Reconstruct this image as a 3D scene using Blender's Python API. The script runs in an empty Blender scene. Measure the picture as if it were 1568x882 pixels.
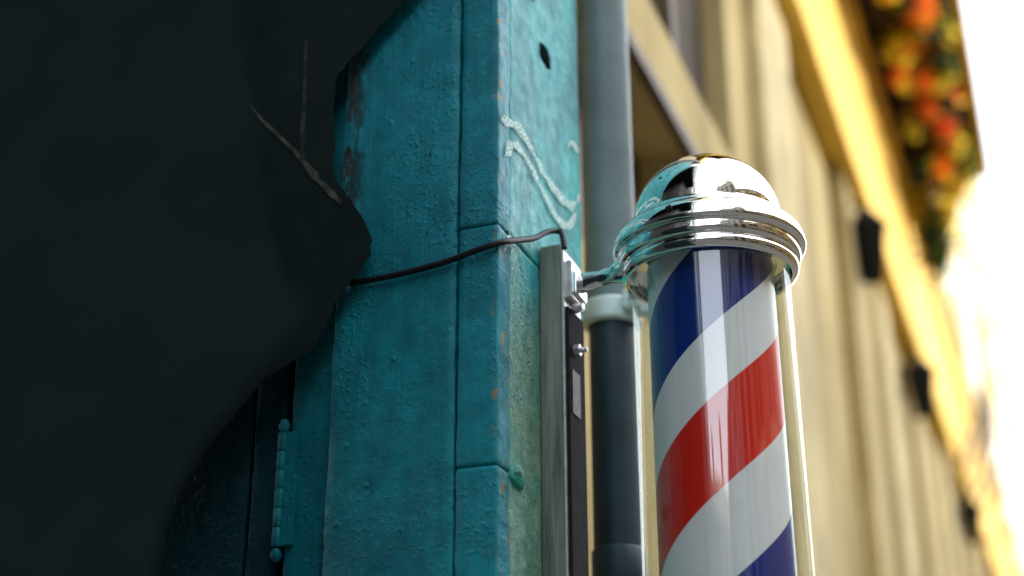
import bpy, bmesh, math, random
from mathutils import Vector, Matrix, noise
random.seed(7)
H=1.6
sc=bpy.context.scene
sc.view_settings.view_transform='Standard'
try: sc.view_settings.look='None'
except: pass
sc.view_settings.exposure=0

# ---------------- helpers ----------------
def empty(name,loc=(0,0,0)):
    e=bpy.data.objects.new(name,None); sc.collection.objects.link(e); e.location=loc; e.empty_display_size=.1
    return e
def link(name,me,mat=None,parent=None,smooth=False):
    o=bpy.data.objects.new(name,me); sc.collection.objects.link(o)
    if mat:
        for m in (mat if isinstance(mat,(list,tuple)) else [mat]): me.materials.append(m)
    if smooth:
        for p in me.polygons: p.use_smooth=True
    if parent: o.parent=parent
    return o
def from_bm(name,bm,mat=None,parent=None,smooth=False):
    me=bpy.data.meshes.new(name); bmesh.ops.recalc_face_normals(bm,faces=bm.faces[:]); bm.to_mesh(me); bm.free()
    return link(name,me,mat,parent,smooth)
def box(name,x0,x1,y0,y1,z0,z1,mat,parent=None,bev=0.0):
    bm=bmesh.new(); bmesh.ops.create_cube(bm,size=1)
    for v in bm.verts:
        v.co=Vector(((x0+x1)/2+v.co.x*(x1-x0),(y0+y1)/2+v.co.y*(y1-y0),H+(z0+z1)/2+v.co.z*(z1-z0)))
    if bev>0: bmesh.ops.bevel(bm,geom=bm.edges[:],offset=bev,segments=2,affect='EDGES')
    return from_bm(name,bm,mat,parent)
def lathe(name,cx,cy,prof,mat,parent=None,seg=96,z_off=0.0):
    bm=bmesh.new(); rings=[]
    for r,z in prof:
        if r<1e-5: rings.append([bm.verts.new((cx,cy,H+z+z_off))])
        else: rings.append([bm.verts.new((cx+r*math.cos(2*math.pi*i/seg),cy+r*math.sin(2*math.pi*i/seg),H+z+z_off)) for i in range(seg)])
    for a,b in zip(rings,rings[1:]):
        for i in range(seg):
            j=(i+1)%seg
            if len(a)==1 and len(b)==1: continue
            if len(a)==1: bm.faces.new((a[0],b[i],b[j]))
            elif len(b)==1: bm.faces.new((a[i],a[j],b[0]))
            else: bm.faces.new((a[i],a[j],b[j],b[i]))
    return from_bm(name,bm,mat,parent,True)
def tube(name,pts,r,mat,parent=None,smoothc=True,flat=None):
    cu=bpy.data.curves.new(name,'CURVE'); cu.dimensions='3D'; cu.bevel_depth=r; cu.bevel_resolution=4; cu.use_fill_caps=True
    sp=cu.splines.new('NURBS' if smoothc else 'POLY'); sp.points.add(len(pts)-1)
    for p,q in zip(sp.points,pts): p.co=(q[0],q[1],q[2]+H,1)
    if smoothc: sp.use_endpoint_u=True; sp.order_u=3; sp.resolution_u=10
    o=bpy.data.objects.new(name,cu); sc.collection.objects.link(o); cu.materials.append(mat)
    if parent: o.parent=parent
    return o
def prism_y(name,pts,y0,y1,mat,parent=None,dx=0,dz=0):
    bm=bmesh.new()
    a=[bm.verts.new((x,y0,H+z)) for x,z in pts]; b=[bm.verts.new((x+dx,y1,H+z+dz)) for x,z in pts]
    bm.faces.new(a); bm.faces.new(b[::-1]); n=len(pts)
    for i in range(n): bm.faces.new((a[i],a[(i+1)%n],b[(i+1)%n],b[i]))
    return from_bm(name,bm,mat,parent)
def board(name,x0,x1,y0,y1,z0,z1,mat,parent=None,jit=.0015,bev=.0015,step=.004,seed=0,nx=6,ny=6):
    """timber board: perimeter cross-section lofted along z with uneven edges"""
    sec=[]
    def seg(ax,ay,bx,by,n):
        for i in range(n): sec.append((ax+(bx-ax)*i/n,ay+(by-ay)*i/n))
    seg(x0+bev,y0,x1-bev,y0,nx); seg(x1-bev,y0,x1,y0+bev,1); seg(x1,y0+bev,x1,y1-bev,ny); seg(x1,y1-bev,x1-bev,y1,1)
    seg(x1-bev,y1,x0+bev,y1,2); seg(x0+bev,y1,x0,y1-bev,1); seg(x0,y1-bev,x0,y0+bev,3); seg(x0,y0+bev,x0+bev,y0,1)
    bm=bmesh.new(); n=max(2,int((z1-z0)/step)); rings=[]
    cx,cy=(x0+x1)/2,(y0+y1)/2
    for k in range(n+1):
        z=z0+(z1-z0)*k/n; ring=[]
        sh=.0008 if k in(0,n) else 0
        for (x,y) in sec:
            nv=noise.noise_vector(Vector((x*25+seed*7.3,y*25,z*14)))
            n2=noise.noise_vector(Vector((x*90+seed*3.1,y*90,z*60)))
            ring.append(bm.verts.new((x+(nv.x*.6+.7*n2.x)*jit-(sh if x>cx else -sh),y+(nv.y+.4*n2.y)*jit*.6-(sh if y>cy else -sh),H+z)))
        rings.append(ring)
    m=len(sec)
    for a,b in zip(rings,rings[1:]):
        for i in range(m): bm.faces.new((a[i],a[(i+1)%m],b[(i+1)%m],b[i]))
    bm.faces.new(rings[0]); bm.faces.new(rings[-1])
    return from_bm(name,bm,mat,parent,True)

# ---------------- materials ----------------
class M:
    def __init__(s,name,base=(.5,.5,.5),rough=.5,metal=0,spec=.5):
        s.m=bpy.data.materials.new(name); s.m.use_nodes=True; s.nt=s.m.node_tree; s.N=s.nt.nodes; s.L=s.nt.links
        s.b=s.N['Principled BSDF']; s.b.inputs['Base Color'].default_value=(*base,1); s.b.inputs['Roughness'].default_value=rough
        s.b.inputs['Metallic'].default_value=metal; s.b.inputs['Specular IOR Level'].default_value=spec
        s.tc=s.N.new('ShaderNodeTexCoord').outputs['Object']
    def mp(s,scale=(1,1,1),loc=(0,0,0)):
        n=s.N.new('ShaderNodeMapping'); s.L.new(s.tc,n.inputs[0]); n.inputs['Scale'].default_value=scale; n.inputs['Location'].default_value=loc; return n.outputs[0]
    def noise(s,scale,detail=5,rough=.55,co=None,dist=0):
        n=s.N.new('ShaderNodeTexNoise'); s.L.new(co or s.tc,n.inputs['Vector']); n.inputs['Scale'].default_value=scale
        n.inputs['Detail'].default_value=detail; n.inputs['Roughness'].default_value=rough; n.inputs['Distortion'].default_value=dist; return n.outputs['Fac']
    def ramp(s,f,stops,interp='LINEAR'):
        n=s.N.new('ShaderNodeValToRGB'); s.L.new(f,n.inputs[0]); cr=n.color_ramp; cr.interpolation=interp
        while len(cr.elements)<len(stops): cr.elements.new(.5)
        for e,(p,c) in zip(cr.elements,stops):
            e.position=p; e.color=(c,c,c,1) if isinstance(c,(int,float)) else (*c,1)
        return n.outputs[0]
    def mix(s,f,a,b,mode='MIX'):
        n=s.N.new('ShaderNodeMix'); n.data_type='RGBA'; n.blend_type=mode
        for sock,v in ((n.inputs[0],f),(n.inputs[6],a),(n.inputs[7],b)):
            if isinstance(v,(int,float)): sock.default_value=v
            elif isinstance(v,tuple): sock.default_value=(*v,1)
            else: s.L.new(v,sock)
        return n.outputs[2]
    def math(s,op,a,b=0,c=0):
        n=s.N.new('ShaderNodeMath'); n.operation=op
        for i,v in enumerate((a,b,c)):
            if isinstance(v,(int,float)): n.inputs[i].default_value=v
            else: s.L.new(v,n.inputs[i])
        return n.outputs[0]
    def sep(s):
        n=s.N.new('ShaderNodeSeparateXYZ'); s.L.new(s.tc,n.inputs[0]); return n.outputs
    def rng(s,v,a,b,c=0,d=1):
        n=s.N.new('ShaderNodeMapRange'); s.L.new(v,n.inputs[0]); n.inputs[1].default_value=a;n.inputs[2].default_value=b;n.inputs[3].default_value=c;n.inputs[4].default_value=d; n.interpolation_type='SMOOTHSTEP'; return n.outputs[0]
    def col(s,c): s.L.new(c,s.b.inputs['Base Color'])
    def rough(s,c): s.L.new(c,s.b.inputs['Roughness'])
    def bump(s,h,strength=.4,dist=.002):
        n=s.N.new('ShaderNodeBump'); n.inputs['Strength'].default_value=strength; n.inputs['Distance'].default_value=dist; s.L.new(h,n.inputs['Height']); s.L.new(n.outputs[0],s.b.inputs['Normal'])

def teal_paint(name,c1,c2,weather=False,chips=.70,left=False,corner=False):
    m=M(name,rough=.5,spec=.3)
    z=m.sep()
    big=m.noise(7,4,.6); st=m.noise(1,5,.6,m.mp((60,60,5)))
    c=m.mix(m.ramp(big,[(.3,0),(.7,1)]),c1,c2)
    c=m.mix(m.ramp(st,[(.45,0),(.75,.4)]),c,tuple(x*.5 for x in c1))
    fine=m.noise(45,6,.65)
    wear=None
    if weather:
        dk=m.ramp(m.noise(11,5,.65,m.mp((1,1,.7),(3,1,2))),[(.40,.65),(.58,0)]); c=m.mix(dk,c,(.0,.17,.21))
        g=m.rng(z[2],H+.67,H+.53)
        g=m.math('MULTIPLY',g,m.ramp(m.noise(16,6,.7),[(.28,.35),(.50,1)]))
        edge=m.rng(z[1],1.56,1.45)
        g=m.math('MULTIPLY',g,m.math('ADD',m.math('MULTIPLY',edge,.85),.15))
        gc=m.mix(m.ramp(m.noise(38,6,.7),[(.35,0),(.65,1)]),(.16,.42,.26),(.42,.66,.42))
        c=m.mix(g,c,gc)
        pale=m.math('MULTIPLY',m.ramp(m.noise(85,8,.8,m.mp((1,1,.6))),[(.40,0),(.56,.85)]),m.math('MULTIPLY',m.rng(z[1],1.52,1.33),m.rng(z[2],H+.90,H+.76)))
        pale=m.math('MULTIPLY',pale,m.ramp(m.noise(9,3,.5),[(.38,.25),(.55,1)]))
        c=m.mix(pale,c,(.40,.66,.60))
        ye=m.math('MULTIPLY',m.rng(z[1],1.350,1.324),m.ramp(m.noise(30,6,.7),[(.48,0),(.60,.7)]))
        c=m.mix(ye,c,(.36,.36,.16)); wear=m.math('MULTIPLY',m.ramp(m.noise(90,5,.7),[(.45,0),(.6,1)]),m.math('MAXIMUM',g,.3))
    if corner:
        ye=m.math('MULTIPLY',m.rng(z[0],-.540,-.529),m.ramp(m.noise(60,6,.7,m.mp((1,1,.7))),[(.59,0),(.62,.9)]))
        c=m.mix(ye,c,(.36,.24,.07))
    ch=m.ramp(m.noise(55,7,.7,m.mp((1,1,.45))),[(chips,0),(chips+.03,1)])
    if left:
        cr=m.math('MULTIPLY',m.rng(z[0],-.688,-.716),m.ramp(m.noise(40,7,.75,m.mp((1.6,1,.5))),[(.47,0),(.53,1)]))
        cr=m.math('MULTIPLY',cr,m.rng(z[2],H+.60,H+.66)); ch=m.math('MAXIMUM',ch,cr)
    c=m.mix(ch,c,(.035,.045,.035))
    c=m.mix(m.ramp(fine,[(.35,.4),(.6,0)]),c,tuple(x*.3 for x in c1))
    m.col(c)
    sp=m.noise(420,3,.6); blob=m.ramp(m.noise(150,3,.5),[(.53,0),(.66,1)])
    h=m.math('ADD',m.math('MULTIPLY',sp,.3),m.math('MULTIPLY',m.math('MULTIPLY',blob,m.ramp(m.noise(9,3,.5),[(.42,.1),(.62,1)])),.9))
    h=m.math('ADD',h,m.math('MULTIPLY',m.noise(1,6,.65,m.mp((260,260,9))),.5))
    h=m.math('SUBTRACT',h,m.math('MULTIPLY',ch,1.5))
    if wear: h=m.math('SUBTRACT',h,m.math('MULTIPLY',wear,.8))
    h=m.math('ADD',h,m.math('MULTIPLY',fine,.8))
    m.bump(h,.8,.0022)
    m.rough(m.ramp(fine,[(.3,.62),(.7,.38)]))
    return m.m
TA=((.0,.22,.29),(.004,.33,.39))
tealL=teal_paint('teal_painted_timber_worn',*TA,left=True)
tealK=teal_paint('teal_painted_timber_corner',*TA,corner=True)
teal=teal_paint('teal_painted_timber',*TA)
tealC=teal_paint('weathered_teal_timber',(.004,.38,.41),(.03,.54,.51),True,.69)
tealD=teal_paint('shaded_teal_timber',(.0,.05,.075),(.002,.085,.11))  # darkened copy of the teal; the recess shade is put into the colour
def simple(name,c,rough=.6,metal=0,var=.3,scale=20,bump=.3,spec=.5,bd=.002):
    m=M(name,c,rough,metal,spec); n=m.noise(scale,4,.6)
    m.col(m.mix(m.ramp(n,[(.3,0),(.7,1)]),tuple(x*(1-var) for x in c),tuple(min(1,x*(1+var)) for x in c)))
    m.bump(n,bump,bd); return m.m
shade_dark=simple('shade_dark_stone',(.016,.026,.026),1,0,.2,14,.4,0)  # near-black base colour carries the shade of the recess
mortar=simple('old_mortar',(.075,.078,.064),.95,0,.7,60,.5,.1)
mortar2=simple('darker_mortar',(.035,.040,.034),.95,0,.6,60,.5,.1)  # darker mortar for the second seam
gap=simple('dark_gap',(.006,.012,.013),1,0,.1,20,0,.0)
rubber=simple('black_rubber',(.01,.012,.014),.5,0,.2,80,.1,.3)
pipeL=simple('grey_painted_pipe',(.22,.29,.30),.38,0,.18,14,.15)
pipeD=simple('dark_lead_pipe',(.018,.040,.052),.5,0,.4,12,.3,.3)
whitep=simple('white_plastic',(.68,.78,.74),.4,0,.12,40,.15)
steel=simple('galvanised_steel',(.62,.63,.62),.35,.6,.2,60,.2)
blackmetal=simple('black_metal',(.02,.022,.022),.85,0,.3,60,.2,.1)
tagm=simple('worn_tag',(.10,.10,.09),.6,0,.6,200,.2)
brown=simple('brown_timber',(.12,.08,.042),.6,0,.3,12,.2)
windark=simple('window_glass_dark',(.02,.022,.02),.15,0,.2,3,0)
winbrown=simple('curtained_window',(.06,.045,.028),.7,0,.5,5,0,.1)
yellow=simple('ochre_yellow_paint',(.74,.48,.08),.7,0,.18,2.5,.2,.2)
cream=simple('cream_render',(.34,.25,.08),.8,0,.25,1.5,.3,.2)
darkplanter=simple('dark_brown_planter',(.045,.028,.015),.7,0,.4,8,.2)
cobble=simple('paving',(.16,.155,.14),.85,0,.3,5,.4)
curb=simple('kerb_stone',(.3,.29,.27),.85,0,.2,9,.3)
oppo=simple('opposite_stone',(.24,.19,.14),.85,0,.3,4,.3)
endst=simple('dark_brick',(.10,.07,.055),.85,0,.3,4,.3)
palest=simple('pale_stone',(.36,.33,.28),.85,0,.2,4,.3)
trim=simple('pale_trim',(.6,.57,.5),.7,0,.1,6,.1)
greenblob=simple('green_painted_bolt',(.02,.36,.26),.5,0,.3,90,.4)
nstone=simple('neighbour_stone',(.07,.075,.07),.9,0,.3,4,.3)

def wood_grey():
    m=M('weathered_grey_wood',rough=.7,spec=.3)
    n=m.noise(1,6,.65,m.mp((120,120,7))); m.col(m.ramp(n,[(.25,(.06,.07,.06)),(.5,(.20,.23,.19)),(.75,(.34,.37,.31))])); m.bump(n,.7,.002); return m.m
greywood=wood_grey()
def stone():
    m=M('sandstone_facade',rough=.85,spec=.2)
    n=m.noise(3,5,.65); v=m.noise(1,4,.6,m.mp((4,4,.5)))
    c=m.mix(m.ramp(n,[(.3,0),(.7,1)]),(.46,.35,.14),(.66,.53,.25))
    c=m.mix(m.ramp(v,[(.45,0),(.65,.65)]),c,(.24,.18,.08)); m.col(c); m.bump(n,.4,.01); return m.m
sand=stone()
sandL=simple('pale_sandstone_pilaster',(.64,.53,.28),.85,0,.24,4,.4,.2)
def chrome_m():
    m=M('polished_chrome',(.88,.89,.88),.04,1)
    n=m.noise(18,5,.6); m.rough(m.ramp(n,[(.4,.012),(.75,.06)]))
    d=m.noise(600,2,.5); m.col(m.mix(m.ramp(d,[(.72,0),(.75,.5)]),(.86,.87,.86),(.35,.35,.33)))
    m.bump(m.noise(25,2,.5),.04,.0006); return m.m
chrome=chrome_m()
PX,PY=-.3314,1.4915
P=.39
def stripes():
    m=M('barber_stripes',rough=.35,spec=.3)
    m.b.inputs['Coat Weight'].default_value=.2; m.b.inputs['Coat Roughness'].default_value=.08
    z=m.sep(); x=m.math('SUBTRACT',z[0],PX); y=m.math('SUBTRACT',z[1],PY)
    th=m.math('ARCTAN2',y,x); th=m.math('SUBTRACT',th,math.radians(-77.5))
    q=m.math('SUBTRACT',m.math('SUBTRACT',z[2],H+.490),m.math('MULTIPLY',th,P/(2*math.pi)))
    q=m.math('FRACT',m.math('ADD',m.math('DIVIDE',q,P),10))
    W=(.90,.91,.90)
    c=m.ramp(q,[(0,W),(.2,(.0,.030,.25)),(.474,W),(.731,(.80,.020,.008))],'CONSTANT')
    d=m.noise(1,4,.6,m.mp((140,140,3)))
    c=m.mix(m.ramp(d,[(.5,0),(.8,.2)]),c,(.35,.35,.35),'MULTIPLY')
    sm=m.ramp(m.noise(14,6,.7),[(.55,0),(.8,.25)]); c=m.mix(sm,c,(.6,.6,.55),'MULTIPLY')
    m.col(c); return m.m
stripe=stripes()
def glass_m(name,f0,f1):
    m=M(name); nt=m.nt
    out=[n for n in m.N if n.type=='OUTPUT_MATERIAL'][0]
    tr=m.N.new('ShaderNodeBsdfTransparent'); tr.inputs[0].default_value=(.97,.985,.98,1)
    gl=m.N.new('ShaderNodeBsdfGlossy'); gl.inputs['Color'].default_value=(1,1,1,1)
    m.L.new(m.ramp(m.noise(30,5,.6),[(.4,.01),(.8,.07)]),gl.inputs['Roughness'])
    lw=m.N.new('ShaderNodeLayerWeight'); lw.inputs[0].default_value=.5
    f=m.math('ADD',m.math('MULTIPLY',m.math('POWER',lw.outputs['Facing'],7),f1),f0)
    mx=m.N.new('ShaderNodeMixShader'); m.L.new(f,mx.inputs[0]); m.L.new(tr.outputs[0],mx.inputs[1]); m.L.new(gl.outputs[0],mx.inputs[2]); m.L.new(mx.outputs[0],out.inputs[0])
    return m.m
glass=glass_m('clear_glass_tube',.12,.22); glass2=glass_m('clear_glass_inner',.015,.10)
def chalk_m():
    m=M('chalk_scrawl',(.66,.86,.80),.9); m.b.inputs['Alpha'].default_value=1
    m.L.new(m.ramp(m.noise(280,5,.78),[(.38,0),(.55,.9)]),m.b.inputs['Alpha']); return m.m
chalk=chalk_m()

# ---------------- ground / street ----------------
box('street_ground',-60,60,-60,90,-1.75,-1.6,cobble)
pv=empty('pavement'); box('pavement_slab',-.6,1.2,-30,60,-1.599,-1.48,cobble,pv); box('kerb',1.2,1.35,-30,60,-1.599,-1.47,curb,pv)

# ---------------- teal timber shopfront ----------------
sf=empty('teal_timber_shopfront')
Y0=1.3205; X0=-.528
board('plank_wide',-.726,-.5775,Y0,Y0+.03,-1.48,1.9,tealL,sf,seed=1,jit=.0022,nx=14)
for i,(a,b) in enumerate([(-1.48,.4055),(.407,.681),(.6825,1.9)]):
    board('corner_plank_%d'%i,-.5745,X0,Y0,Y0+.0365,a,b,tealK,sf,seed=3+i,jit=.0018)
for i,(a,b) in enumerate([(-1.48,.681),(.6835,1.9)]):
    board('side_plank_%d'%i,-.56,X0-.0005,Y0+.0375,1.619,a,b,tealC,sf,seed=8+i,jit=.0016,ny=30)
box('core',-.75,-.535,Y0+.045,1.60,-1.48,1.88,gap,sf)
board('inner_stile',-.785,-.730,Y0+.02,Y0+.05,-1.48,1.9,teal,sf,seed=12,jit=.0015)
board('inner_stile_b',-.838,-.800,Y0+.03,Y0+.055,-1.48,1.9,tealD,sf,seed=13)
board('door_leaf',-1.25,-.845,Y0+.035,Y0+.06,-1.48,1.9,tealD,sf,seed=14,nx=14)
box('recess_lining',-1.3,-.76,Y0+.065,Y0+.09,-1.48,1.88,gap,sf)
hx,hy=-.7925,Y0+.018
hg=empty('door_hinge')
for i in range(6):
    z=.345+i*.0215
    lathe('knuckle_%d'%i,hx,hy,[(0,z),(.0056,z+.0002),(.0063,z+.0014),(.0064,z+.010),(.0063,z+.0198),(.0056,z+.021),(0,z+.0212)],teal,hg,24)
lathe('pin_end_top',hx,hy,[(.004,.475),(.0072,.482),(.004,.489),(0,.491)],teal,hg,24)
lathe('pin_end_bottom',hx,hy,[(0,.328),(.004,.330),(.0072,.336),(.004,.343)],teal,hg,24)
box('hinge_leaf',-.79,-.772,Y0+.014,Y0+.019,.345,.474,teal,hg,.001)
def blob(name,c,r,mat,parent):
    bm=bmesh.new(); bmesh.ops.create_icosphere(bm,subdivisions=3,radius=1)
    for v in bm.verts:
        k=1+.35*noise.noise(v.co*2+Vector(c)*9)
        v.co=Vector((c[0]+v.co.x*r[0]*k,c[1]+v.co.y*r[1]*k,H+c[2]+v.co.z*r[2]*k))
    return from_bm(name,bm,mat,parent,True)
blob('knot',(X0,1.484,.994),(.0018,.020,.015),gap,sf)
blob('knot_b',(X0,1.43,1.055),(.0018,.012,.008),gap,sf)
blob('painted_bolt',(X0+.001,1.378,.407),(.006,.019,.013),greenblob,sf)
blob('painted_bolt_tip',(X0+.005,1.370,.411),(.004,.008,.007),tealC,sf)
for k in range(9):
    blob('paint_drip_%d'%k,(random.uniform(-.72,-.59),Y0,random.uniform(.3,.95)),(.003,.0018,.004),teal,sf)
ck=empty('chalk_scrawl')
def ribbon(name,pts,w,mat,parent):
    pts=[Vector((p[0],p[1])) for p in pts]; dense=[]
    for i in range(len(pts)-1):
        p0=pts[max(i-1,0)];p1=pts[i];p2=pts[i+1];p3=pts[min(i+2,len(pts)-1)]
        for k in range(12):
            t=k/12; dense.append(.5*((2*p1)+(-p0+p2)*t+(2*p0-5*p1+4*p2-p3)*t*t+(-p0+3*p1-3*p2+p3)*t**3))
    dense.append(pts[-1]); bm=bmesh.new(); prev=None
    for i,p in enumerate(dense):
        d=(dense[min(i+1,len(dense)-1)]-dense[max(i-1,0)]).normalized(); nrm=Vector((-d.y,d.x))
        ww=w*(.8+.9*noise.noise(Vector((p.x*40,p.y*40,1))))*(1 if 2<i<len(dense)-3 else .5)
        a=bm.verts.new((X0+.0022,p.x+nrm.x*ww,H+p.y+nrm.y*ww)); b=bm.verts.new((X0+.0022,p.x-nrm.x*ww,H+p.y-nrm.y*ww))
        if prev: bm.faces.new((prev[0],a,b,prev[1]))
        prev=(a,b)
    return from_bm(name,bm,mat,parent)
ribbon('stroke_a',[(1.325,.815),(1.3775,.832),(1.421,.828),(1.467,.8153),(1.5156,.811),(1.57,.818),(1.607,.8495)],.0072,chalk,ck)
ribbon('stroke_b',[(1.335,.772),(1.36,.80),(1.39,.807),(1.43,.80),(1.475,.785),(1.52,.775),(1.56,.785),(1.59,.815)],.0070,chalk,ck)
ribbon('stroke_c',[(1.57,.52),(1.59,.56),(1.60,.62),(1.575,.66)],.005,chalk,ck)
ribbon('stroke_d',[(1.56,.90),(1.58,.915),(1.605,.915)],.0055,chalk,ck)
ribbon('stroke_e',[(1.335,.655),(1.35,.672),(1.365,.668)],.009,chalk,ck)
cb=empty('black_cable')
tube('cable',[(-.70,1.314,.634),(-.66,1.313,.634),(-.6366,1.313,.6356),(-.60,1.313,.639),(-.5732,1.313,.6436),(-.545,1.312,.650),(-.522,1.315,.655),(-.518,1.34,.667),(-.518,1.38,.686),(-.517,1.41,.700),(-.512,1.44,.722),(-.505,1.458,.729),(-.497,1.452,.722),(-.494,1.448,.700)],.0036,rubber,cb)
blob('cable_gland',(-.70,1.314,.634),(.005,.004,.004),rubber,cb)

# ---------------- bracket batten ----------------
bk=empty('pole_mounting_bracket')
board('timber_batten',-.5275,-.500,1.4525,1.512,-.25,.709,greywood,bk,jit=.001,bev=.002)
box('steel_back_plate',-.4995,-.4965,1.4505,1.512,-.23,.700,steel,bk,.0006)
box('dark_channel',-.4965,-.492,1.4535,1.509,-.22,.628,blackmetal,bk,.0006)
box('worn_tag',-.4918,-.4908,1.461,1.488,.50,.553,tagm,bk)
for i,z in enumerate((.579,.285,.0)):
    lx=-.492
    bm=bmesh.new(); bmesh.ops.create_cone(bm,cap_ends=True,segments=6,radius1=.0075,radius2=.0075,depth=.007)
    bm2=Matrix.Translation((lx+.0035,1.473,H+z))@Matrix.Rotation(math.pi/2,4,'Y'); bm.transform(bm2)
    from_bm('bolt_head_%d'%i,bm,steel,bk)
    bm=bmesh.new(); bmesh.ops.create_cone(bm,cap_ends=True,segments=16,radius1=.0035,radius2=.003,depth=.012)
    bm.transform(Matrix.Translation((lx+.009,1.473,H+z))@Matrix.Rotation(math.pi/2,4,'Y')); from_bm('bolt_end_%d'%i,bm,steel,bk,True)

# ---------------- barber pole ----------------
bp=empty('barber_pole')
cap=[]
for i in range(25):
    a=math.pi/2*(1-i/24); cap.append((.0865*math.cos(a),.072+.083*math.sin(a)))
prof=[(0,.155)]+cap[1:]+[(.0868,.070),(.0885,.068),(.0905,.0672),(.0915,.0655),(.0925,.0640),(.0985,.0610),(.1040,.0565),(.1085,.0505),(.1110,.044),(.1122,.0375),
 (.1120,.0345),(.1100,.0325),(.1065,.0315),(.1050,.0300),(.1054,.0275),(.1056,.0220),(.1045,.0185),(.1015,.0168),(.1004,.0155),(.1012,.0130),(.1024,.0095),(.1018,.0055),(.1000,.0025),(.0965,.0003),(.0940,0),(.0925,.003),(.0922,.02),(.07,.024),(0,.024)]
def smoothprof(p,it=1):
    for _ in range(it):
        q=[p[0]]
        for a,b in zip(p,p[1:]):
            q.append((a[0]*.75+b[0]*.25,a[1]*.75+b[1]*.25)); q.append((a[0]*.25+b[0]*.75,a[1]*.25+b[1]*.75))
        q.append(p[-1]); p=q
    return p
prof=smoothprof(prof,2)
lathe('chrome_dome_top',PX,PY,prof,chrome,bp,128,.650)
GB=-.03
lathe('chrome_dome_bottom',PX,PY,[(r,-z) for r,z in prof],chrome,bp,128,GB)
lathe('glass_tube',PX,PY,[(.0909,.672),(.0909,GB-.015)],glass,bp,128)
lathe('glass_tube_inner',PX,PY,[(.0872,GB-.015),(.0872,.672)],glass2,bp,128)
lathe('striped_cylinder',PX,PY,[(0,.664),(.0725,.664),(.0725,.66)]+[(.0725,.66-i*.05) for i in range(1,14)]+[(.0725,GB-.01),(0,GB-.01)],stripe,bp,128)
def arm(name,z,flip=1):
    secs=[(-.492,.011,.0145,0),(-.478,.010,.0125,0),(-.462,.009,.0095,.002),(-.447,.0095,.010,.005),(-.437,.014,.014,.008),(-.428,.022,.020,.011),(-.416,.032,.026,.014)]
    bm=bmesh.new(); rings=[]
    for x,hy_,hz,dz in secs:
        rings.append([bm.verts.new((x,PY-.012+hy_*math.cos(a),H+z+flip*dz+hz*math.sin(a))) for a in [2*math.pi*i/32 for i in range(32)]])
    for a,b in zip(rings,rings[1:]):
        for i in range(32): bm.faces.new((a[i],a[(i+1)%32],b[(i+1)%32],b[i]))
    bm.faces.new(rings[0]); bm.faces.new(rings[-1])
    from_bm(name,bm,chrome,bp,True)
arm('support_arm_top',.666); arm('support_arm_bottom',GB-.014,-1)
for i,z in enumerate((.664,GB-.014)):
    box('arm_flange_%d'%i,-.4965,-.4885,1.4555,1.505,z-.024,z+.024,steel,bp,.0015)
    box('flange_lip_%d'%i,-.4885,-.484,1.459,1.499,z-.017,z+.010,chrome,bp,.001)
    for k,dz in enumerate((-.032,.0)):
        blob('flange_nut_%d_%d'%(i,k),(-.487,1.468,z+dz-.002),(.007,.007,.006),steel,bp)
blob('dome_screw',(PX+.1105*math.cos(math.radians(-99)),PY+.1105*math.sin(math.radians(-99)),.650+.046),(.004,.004,.004),blackmetal,bp)

# ---------------- down pipe ----------------
dp=empty('drain_pipe')
QX,QY=-.519,1.715
lathe('upper_pipe',QX,QY,[(.0355,6),(.0355,.735),(.033,.730)],pipeL,dp,64)
lathe('lower_pipe',QX,QY,[(.0315,.74),(.0315,-1.48)],pipeD,dp,64)
lathe('lower_socket',QX,QY,[(.031,.40),(.0345,.395),(.0345,.34),(.031,.335)],pipeD,dp,64)
lathe('clamp_ring',QX,QY,[(.033,.700),(.0405,.702),(.041,.706),(.041,.728),(.0405,.732),(.033,.734)],whitep,dp,64)
box('clamp_lug',QX+.030,QX+.062,QY-.03,QY-.015,.702,.745,whitep,dp,.003)
box('clamp_lug_b',QX+.028,QX+.050,QY-.045,QY-.031,.708,.738,whitep,dp,.003)
box('clamp_wall_strap',-.60,QX-.03,QY-.045,QY-.032,.700,.722,whitep,dp,.003)
blob('clamp_bolt',(QX+.045,QY-.05,.724),(.006,.008,.006),steel,dp)

# ---------------- shaded recess built as dark slabs (left) ----------------
ds=empty('shaded_recess')
edge=[(-.6246,1.0046),(-.665,.965),(-.7128,.919),(-.7293,.8998),(-.728,.83),(-.725,.7666),(-.708,.742),(-.6918,.7144),(-.679,.697),(-.6703,.6753),(-.674,.658),(-.685,.6399),(-.700,.625),(-.7136,.607),(-.722,.585),(-.735,.555),(-.7975,.5269),(-.8589,.4615),(-.9277,.3627),(-.97,.1)]
edge2=[]
for i,(a,b) in enumerate(zip(edge,edge[1:])):
    for k in range(6):
        t=k/6; x=a[0]*(1-t)+b[0]*t; z=a[1]*(1-t)+b[1]*t
        edge2.append((x+.004*noise.noise(Vector((x*60,z*60,3)))+.0015*noise.noise(Vector((x*250,z*250,3))),z+.002*noise.noise(Vector((x*150,z*150,9)))))
edge2.append(edge[-1])
pts=[(-.6,1.05),(-.55,1.12),(-.5,1.25),(-.5,2.4),(-1.9,2.4),(-1.9,.1)]
prism_y('shade_corbel',edge2[::-1]+pts,1.298,1.314,shade_dark,ds,-.014,.012)  # dark block whose outline also follows the edges of the shade
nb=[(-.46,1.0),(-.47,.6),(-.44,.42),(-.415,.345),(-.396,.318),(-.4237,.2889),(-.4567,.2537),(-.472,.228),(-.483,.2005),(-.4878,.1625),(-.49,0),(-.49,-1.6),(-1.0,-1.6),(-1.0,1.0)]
prism_y('shade_fade_slab',nb,.688,.70,shade_dark,ds,-.02,.012)  # blurred near slab added to imitate shade fading to black
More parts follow.
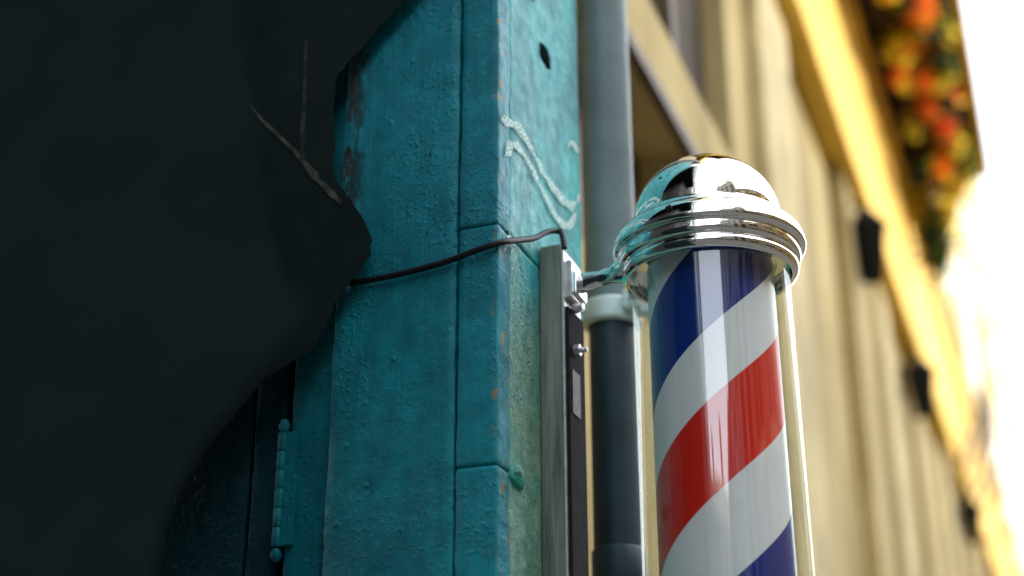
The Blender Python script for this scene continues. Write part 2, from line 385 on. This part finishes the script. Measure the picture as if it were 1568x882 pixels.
def joint(pts,y,w0,w1,name,mat):
    # flat mortar seam of uneven width, 2 mm proud of the stone
    bm=bmesh.new(); prev=None; dense=[]
    for a,b in zip(pts,pts[1:]):
        for k in range(10): t=k/10; dense.append((a[0]*(1-t)+b[0]*t,a[1]*(1-t)+b[1]*t))
    dense.append(pts[-1]); n=len(dense)
    for i,p in enumerate(dense):
        q0=dense[max(i-1,0)]; q1=dense[min(i+1,n-1)]; d=Vector((q1[0]-q0[0],q1[1]-q0[1])).normalized()
        w=(w0+(w1-w0)*i/n)*(.9+.7*noise.noise(Vector((i*.45,p[0]*30,2))))
        a=bm.verts.new((p[0]-d.y*w,y,H+p[1]+d.x*w)); b=bm.verts.new((p[0]+d.y*w,y,H+p[1]-d.x*w))
        if prev: bm.faces.new((prev[0],a,b,prev[1]))
        prev=(a,b)
    from_bm(name,bm,mat,ds)
joint([(-.878,.9267),(-.826,.8604),(-.778,.809),(-.7424,.7619),(-.712,.728)],1.296,.0012,.0045,'mortar_joint_a',mortar)
joint([(-.7722,.9631),(-.7712,.925),(-.769,.880),(-.7692,.83),(-.7672,.7938)],1.2955,.0025,.004,'mortar_joint_b',mortar2)
box('shading_soffit',-1.9,-.52,-.2,1.25,2.0,2.4,shade_dark,ds)  # unseen overhang added to keep sky light off the left side
nb_=empty('neighbouring_dark_building')
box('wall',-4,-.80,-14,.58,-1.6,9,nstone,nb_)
for i in range(5):
    box('window_%d'%i,-.81,-.792,-3-i*2.4,-1.8-i*2.4,1.9,3.6,windark,nb_); box('window_up_%d'%i,-.81,-.792,-3-i*2.4,-1.8-i*2.4,4.9,6.4,windark,nb_)

# ---------------- background sandstone building ----------------
bb=empty('sandstone_building')
WX=-.60
box('wall_low',-3,WX,1.63,40,-1.6,.90,sand,bb)
box('wall_a',-3,WX,2.545,40,.90,1.40,sand,bb)
box('wall_a0',-3,WX,1.63,1.70,.90,1.40,sand,bb)
box('wall_mid',-3,WX,1.63,40,1.40,1.62,sand,bb)
box('wall_b',-3,WX,3.04,40,1.62,2.46,sand,bb)
box('wall_b0',-3,WX,1.63,2.20,1.62,2.46,sand,bb)
box('win_back_low',-3,WX-.10,1.70,2.545,.90,1.40,brown,bb)
box('win_back_up',-3,WX-.06,2.20,3.04,1.62,2.46,winbrown,bb)
box('head_trim_low',WX,WX+.02,1.66,2.58,1.385,1.415,brown,bb)
box('frame_up',WX-.058,WX-.03,2.60,2.64,1.625,2.455,brown,bb)
y=3.3; i=0
while y<26:
    w=.35+.25*random.random()
    box('pilaster_%d'%i,WX,WX+.03+.025*random.random(),y,y+w,-1.5,2.455,sandL if i%2==0 else sand,bb,.01)
    y+=w+.35+.5*random.random()+y*.04; i+=1
box('fascia',-3,-.50,2.9,40,2.47,3.30,yellow,bb,.01)
box('cornice',-3,-.46,2.9,40,3.302,3.40,yellow,bb,.01)
box('upper_wall',-3,-.52,1.63,60,3.402,19,cream,bb)
for r_ in range(5):
    for c_ in range(10):
        yy=8.2+c_*2.6; zz=4.3+r_*2.9
        box('upper_window_%d_%d'%(r_,c_),-.53,-.512,yy,yy+1.0,zz,zz+1.6,windark,bb); box('upper_sill_%d_%d'%(r_,c_),-.519,-.46,yy-.1,yy+1.1,zz-.12,zz-.01,trim,bb)
bl=empty('window_box_planter')
box('planter_floor',-.50,-.088,2.5,7.1,3.50,3.56,darkplanter,bl)
box('planter_front',-.086,-.050,2.5,7.1,3.46,3.80,yellow,bl)
box('planter_end',-.50,-.088,7.102,7.14,3.47,3.80,darkplanter,bl)
for i in range(4): box('joist_%d'%i,-.49,-.10,3.4+i*1.1,3.5+i*1.1,3.43,3.497,darkplanter,bl)

def fm(name,c): 
    m=M(name,c,.6,0,.3); n=m.noise(9,3); m.col(m.mix(n,tuple(v*.7 for v in c),tuple(min(1,v*1.3) for v in c)))
    out=[n_ for n_ in m.N if n_.type=='OUTPUT_MATERIAL'][0]
    t=m.N.new('ShaderNodeBsdfTranslucent'); t.inputs[0].default_value=(*[min(1,v*1.2) for v in c],1); a=m.N.new('ShaderNodeMixShader'); a.inputs[0].default_value=.4
    m.L.new(m.b.outputs[0],a.inputs[1]); m.L.new(t.outputs[0],a.inputs[2]); m.L.new(a.outputs[0],out.inputs[0]); return m.m
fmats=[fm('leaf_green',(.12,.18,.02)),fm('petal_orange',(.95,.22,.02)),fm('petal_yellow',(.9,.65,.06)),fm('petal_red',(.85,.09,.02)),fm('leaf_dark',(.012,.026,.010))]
def foliage(name,clumps,parent=None):
    bm=bmesh.new()
    for (c,r,wts,n) in clumps:
        for _ in range(n):
            d=Vector((random.gauss(0,1),random.gauss(0,1),random.gauss(0,1)))*.5
            p=Vector((c[0]+d.x*r[0],c[1]+d.y*r[1],H+c[2]+d.z*r[2]))
            mi=random.choices(range(5),wts)[0]
            s=random.uniform(.014,.03); a=Vector((random.gauss(0,1),random.gauss(0,1),random.gauss(0,1))).normalized(); b=a.orthogonal().normalized(); e=a.cross(b)
            pts=[p+(b*math.cos(t)*(1.0)+e*math.sin(t)*.7)*s+a*(.3*s*math.cos(2*t)) for t in [k*math.pi/3 for k in range(6)]]
            f=bm.faces.new([bm.verts.new(q) for q in pts]); f.material_index=mi
    me=bpy.data.meshes.new(name); bm.to_mesh(me); bm.free(); return link(name,me,fmats,parent)
cl=[]
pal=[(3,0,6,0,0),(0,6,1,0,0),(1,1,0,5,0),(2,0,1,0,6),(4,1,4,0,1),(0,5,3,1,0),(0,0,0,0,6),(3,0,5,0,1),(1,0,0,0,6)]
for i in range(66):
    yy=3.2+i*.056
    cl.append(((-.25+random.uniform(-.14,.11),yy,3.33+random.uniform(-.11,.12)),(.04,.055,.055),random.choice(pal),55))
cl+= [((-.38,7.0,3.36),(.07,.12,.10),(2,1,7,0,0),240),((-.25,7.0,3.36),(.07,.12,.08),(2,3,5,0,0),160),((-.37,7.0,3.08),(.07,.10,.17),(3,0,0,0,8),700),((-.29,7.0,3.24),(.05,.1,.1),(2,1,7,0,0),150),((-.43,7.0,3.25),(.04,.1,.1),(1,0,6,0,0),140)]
foliage('hanging_flowers',cl)

def lantern(y,z):
    e=empty('wall_lantern'); x=-.50; k=1.35
    lathe('body',x,y,[(0,z-.11*k),(.03*k,z-.10*k),(.05*k,z+.05*k),(.055*k,z+.055*k),(.06*k,z+.06*k),(.03*k,z+.10*k),(.01*k,z+.115*k),(0,z+.13*k)],blackmetal,e,8)
    tube('bracket',[(x,y,z+.12),(x-.02,y,z+.19),(x-.06,y,z+.19),(-.60,y,z+.08)],.009,blackmetal,e)
    box('back_plate',-.60,-.588,y-.03,y+.03,z-.03,z+.12,blackmetal,e)
for yy,zz in ((5.0,2.22),(6.75,2.22),(9.6,2.22)): lantern(yy,zz)
tw=empty('climbing_twigs')
for i in range(9):
    y0=8.5+random.random()*3; z0=2.2+random.random()*.6
    tube('twig_%d'%i,[(-.48,y0,z0),(-.40,y0+.4,z0+.4*random.random()),(-.36+random.random()*.1,y0+.9,z0+.7),(-.33,y0+1.2,z0+.6+random.random())],.014,darkplanter,tw)

# ---------------- opposite and street-end buildings ----------------
ob=empty('opposite_stone_building')
OH=5.0  # unseen; height chosen so its shadow stops just below the fascia
box('wall',6,11,-2,60,-1.6,OH,oppo,ob); box('parapet',5.9,11,-2,60,OH+.002,OH+.2,trim,ob)
for i in range(12):
    yy=-1.4+i*2.6
    for zz in (-.9,2.4):
        box('window_%d_%d'%(i,int(zz)),5.985,6.01,yy,yy+1.3,zz,zz+2.0,windark,ob); box('window_trim_%d_%d'%(i,int(zz)),5.93,5.99,yy-.12,yy+1.42,zz+2.01,zz+2.25,trim,ob)
        box('sill_%d_%d'%(i,int(zz)),5.9,5.99,yy-.1,yy+1.4,zz-.16,zz-.01,trim,ob); box('glazing_bar_%d_%d'%(i,int(zz)),5.97,5.984,yy+.62,yy+.68,zz,zz+2,trim,ob)
tb=empty('unseen_pale_building')  # unseen; added to darken the right side of the dome's reflections
box('wall',6.3,11,-11,-2.02,-1.6,8.2,palest,tb); box('cornice',6.0,11,-11.1,-2.01,8.202,8.5,trim,tb)
for i in range(5):
    for zz in (-.8,2.0,5.0):
        yy=-10.4+i*1.75
        box('window_%d_%d'%(i,int(zz)),6.285,6.32,yy,yy+.95,zz,zz+2.0,windark,tb); box('window_trim_%d_%d'%(i,int(zz)),6.22,6.29,yy-.1,yy+1.05,zz+2.01,zz+2.2,endst,tb); box('sill_%d_%d'%(i,int(zz)),6.2,6.29,yy-.1,yy+1.05,zz-.15,zz-.01,endst,tb)
for x0,yc in ((6.6,-9.6),(6.6,-4.2)): box('chimney_%d'%int(-yc),x0,x0+.7,yc,yc+1.1,8.52,10,endst,tb)
rb=empty('low_brick_building')
box('wall',6,11,-22,-11.12,-1.6,5,endst,rb); box('parapet',5.9,11,-22,-11.12,5.002,5.2,trim,rb)
for i in range(4):
    for zz in (-.9,2.3):
        yy=-21+i*2.5; box('window_%d_%d'%(i,int(zz)),5.985,6.01,yy,yy+1.2,zz,zz+1.9,windark,rb); box('sill_%d_%d'%(i,int(zz)),5.9,5.99,yy-.1,yy+1.3,zz-.16,zz-.01,trim,rb)
eb=empty('unseen_brick_building')  # unseen; added behind the camera to fill the dome's reflections
box('wall',-5,12,-30,-24,-1.6,7.2,endst,eb); box('parapet',-5,12,-30,-23.9,7.202,7.4,trim,eb)
for i in range(7):
    for zz in (-.6,2.6,5.0):
        xx=-4+i*2.2
        box('window_%d_%d'%(i,int(zz)),xx,xx+1.1,-24.01,-23.98,zz,zz+1.7,windark,eb); box('lintel_%d_%d'%(i,int(zz)),xx-.1,xx+1.2,-24,-23.94,zz+1.71,zz+1.95,trim,eb)
for x0,h in ((.2,8.3),(5.5,8.8)): box('chimney_%d'%int(x0),x0,x0+.8,-25,-24.2,7.42,h,endst,eb)

# ---------------- light ----------------
EL=math.radians(22); AZ=math.radians(70)
sd=Vector((math.sin(AZ)*math.cos(EL),math.cos(AZ)*math.cos(EL),math.sin(EL)))
sl=bpy.data.lights.new('sun','SUN'); sl.energy=4; sl.angle=math.radians(.5); sl.color=(1,.86,.62)
so=bpy.data.objects.new('sun',sl); sc.collection.objects.link(so); so.rotation_euler=(-sd).to_track_quat('-Z','Y').to_euler(); so.location=(5,5,15)
w=bpy.data.worlds.new('World'); sc.world=w; w.use_nodes=True; nt=w.node_tree
sky=nt.nodes.new('ShaderNodeTexSky'); sky.sky_type='NISHITA'; sky.sun_disc=False; sky.sun_elevation=EL; sky.sun_rotation=AZ
sky.dust_density=1.2; sky.air_density=1.0; sky.ozone_density=1
hs=nt.nodes.new('ShaderNodeHueSaturation'); hs.inputs['Saturation'].default_value=.3
nt.links.new(sky.outputs[0],hs.inputs['Color'])
nt.links.new(hs.outputs[0],nt.nodes['Background'].inputs[0]); nt.nodes['Background'].inputs[1].default_value=1.1

# ---------------- camera ----------------
cd=bpy.data.cameras.new('camera'); cd.lens=50; cd.sensor_width=36; cd.clip_start=.02; cd.clip_end=500
co=bpy.data.objects.new('camera',cd); sc.collection.objects.link(co); co.location=(0,0,H); co.rotation_euler=(math.radians(113),0,math.radians(21.16))
cd.dof.use_dof=True; cd.dof.focus_distance=1.57; cd.dof.aperture_fstop=1.8
sc.camera=co
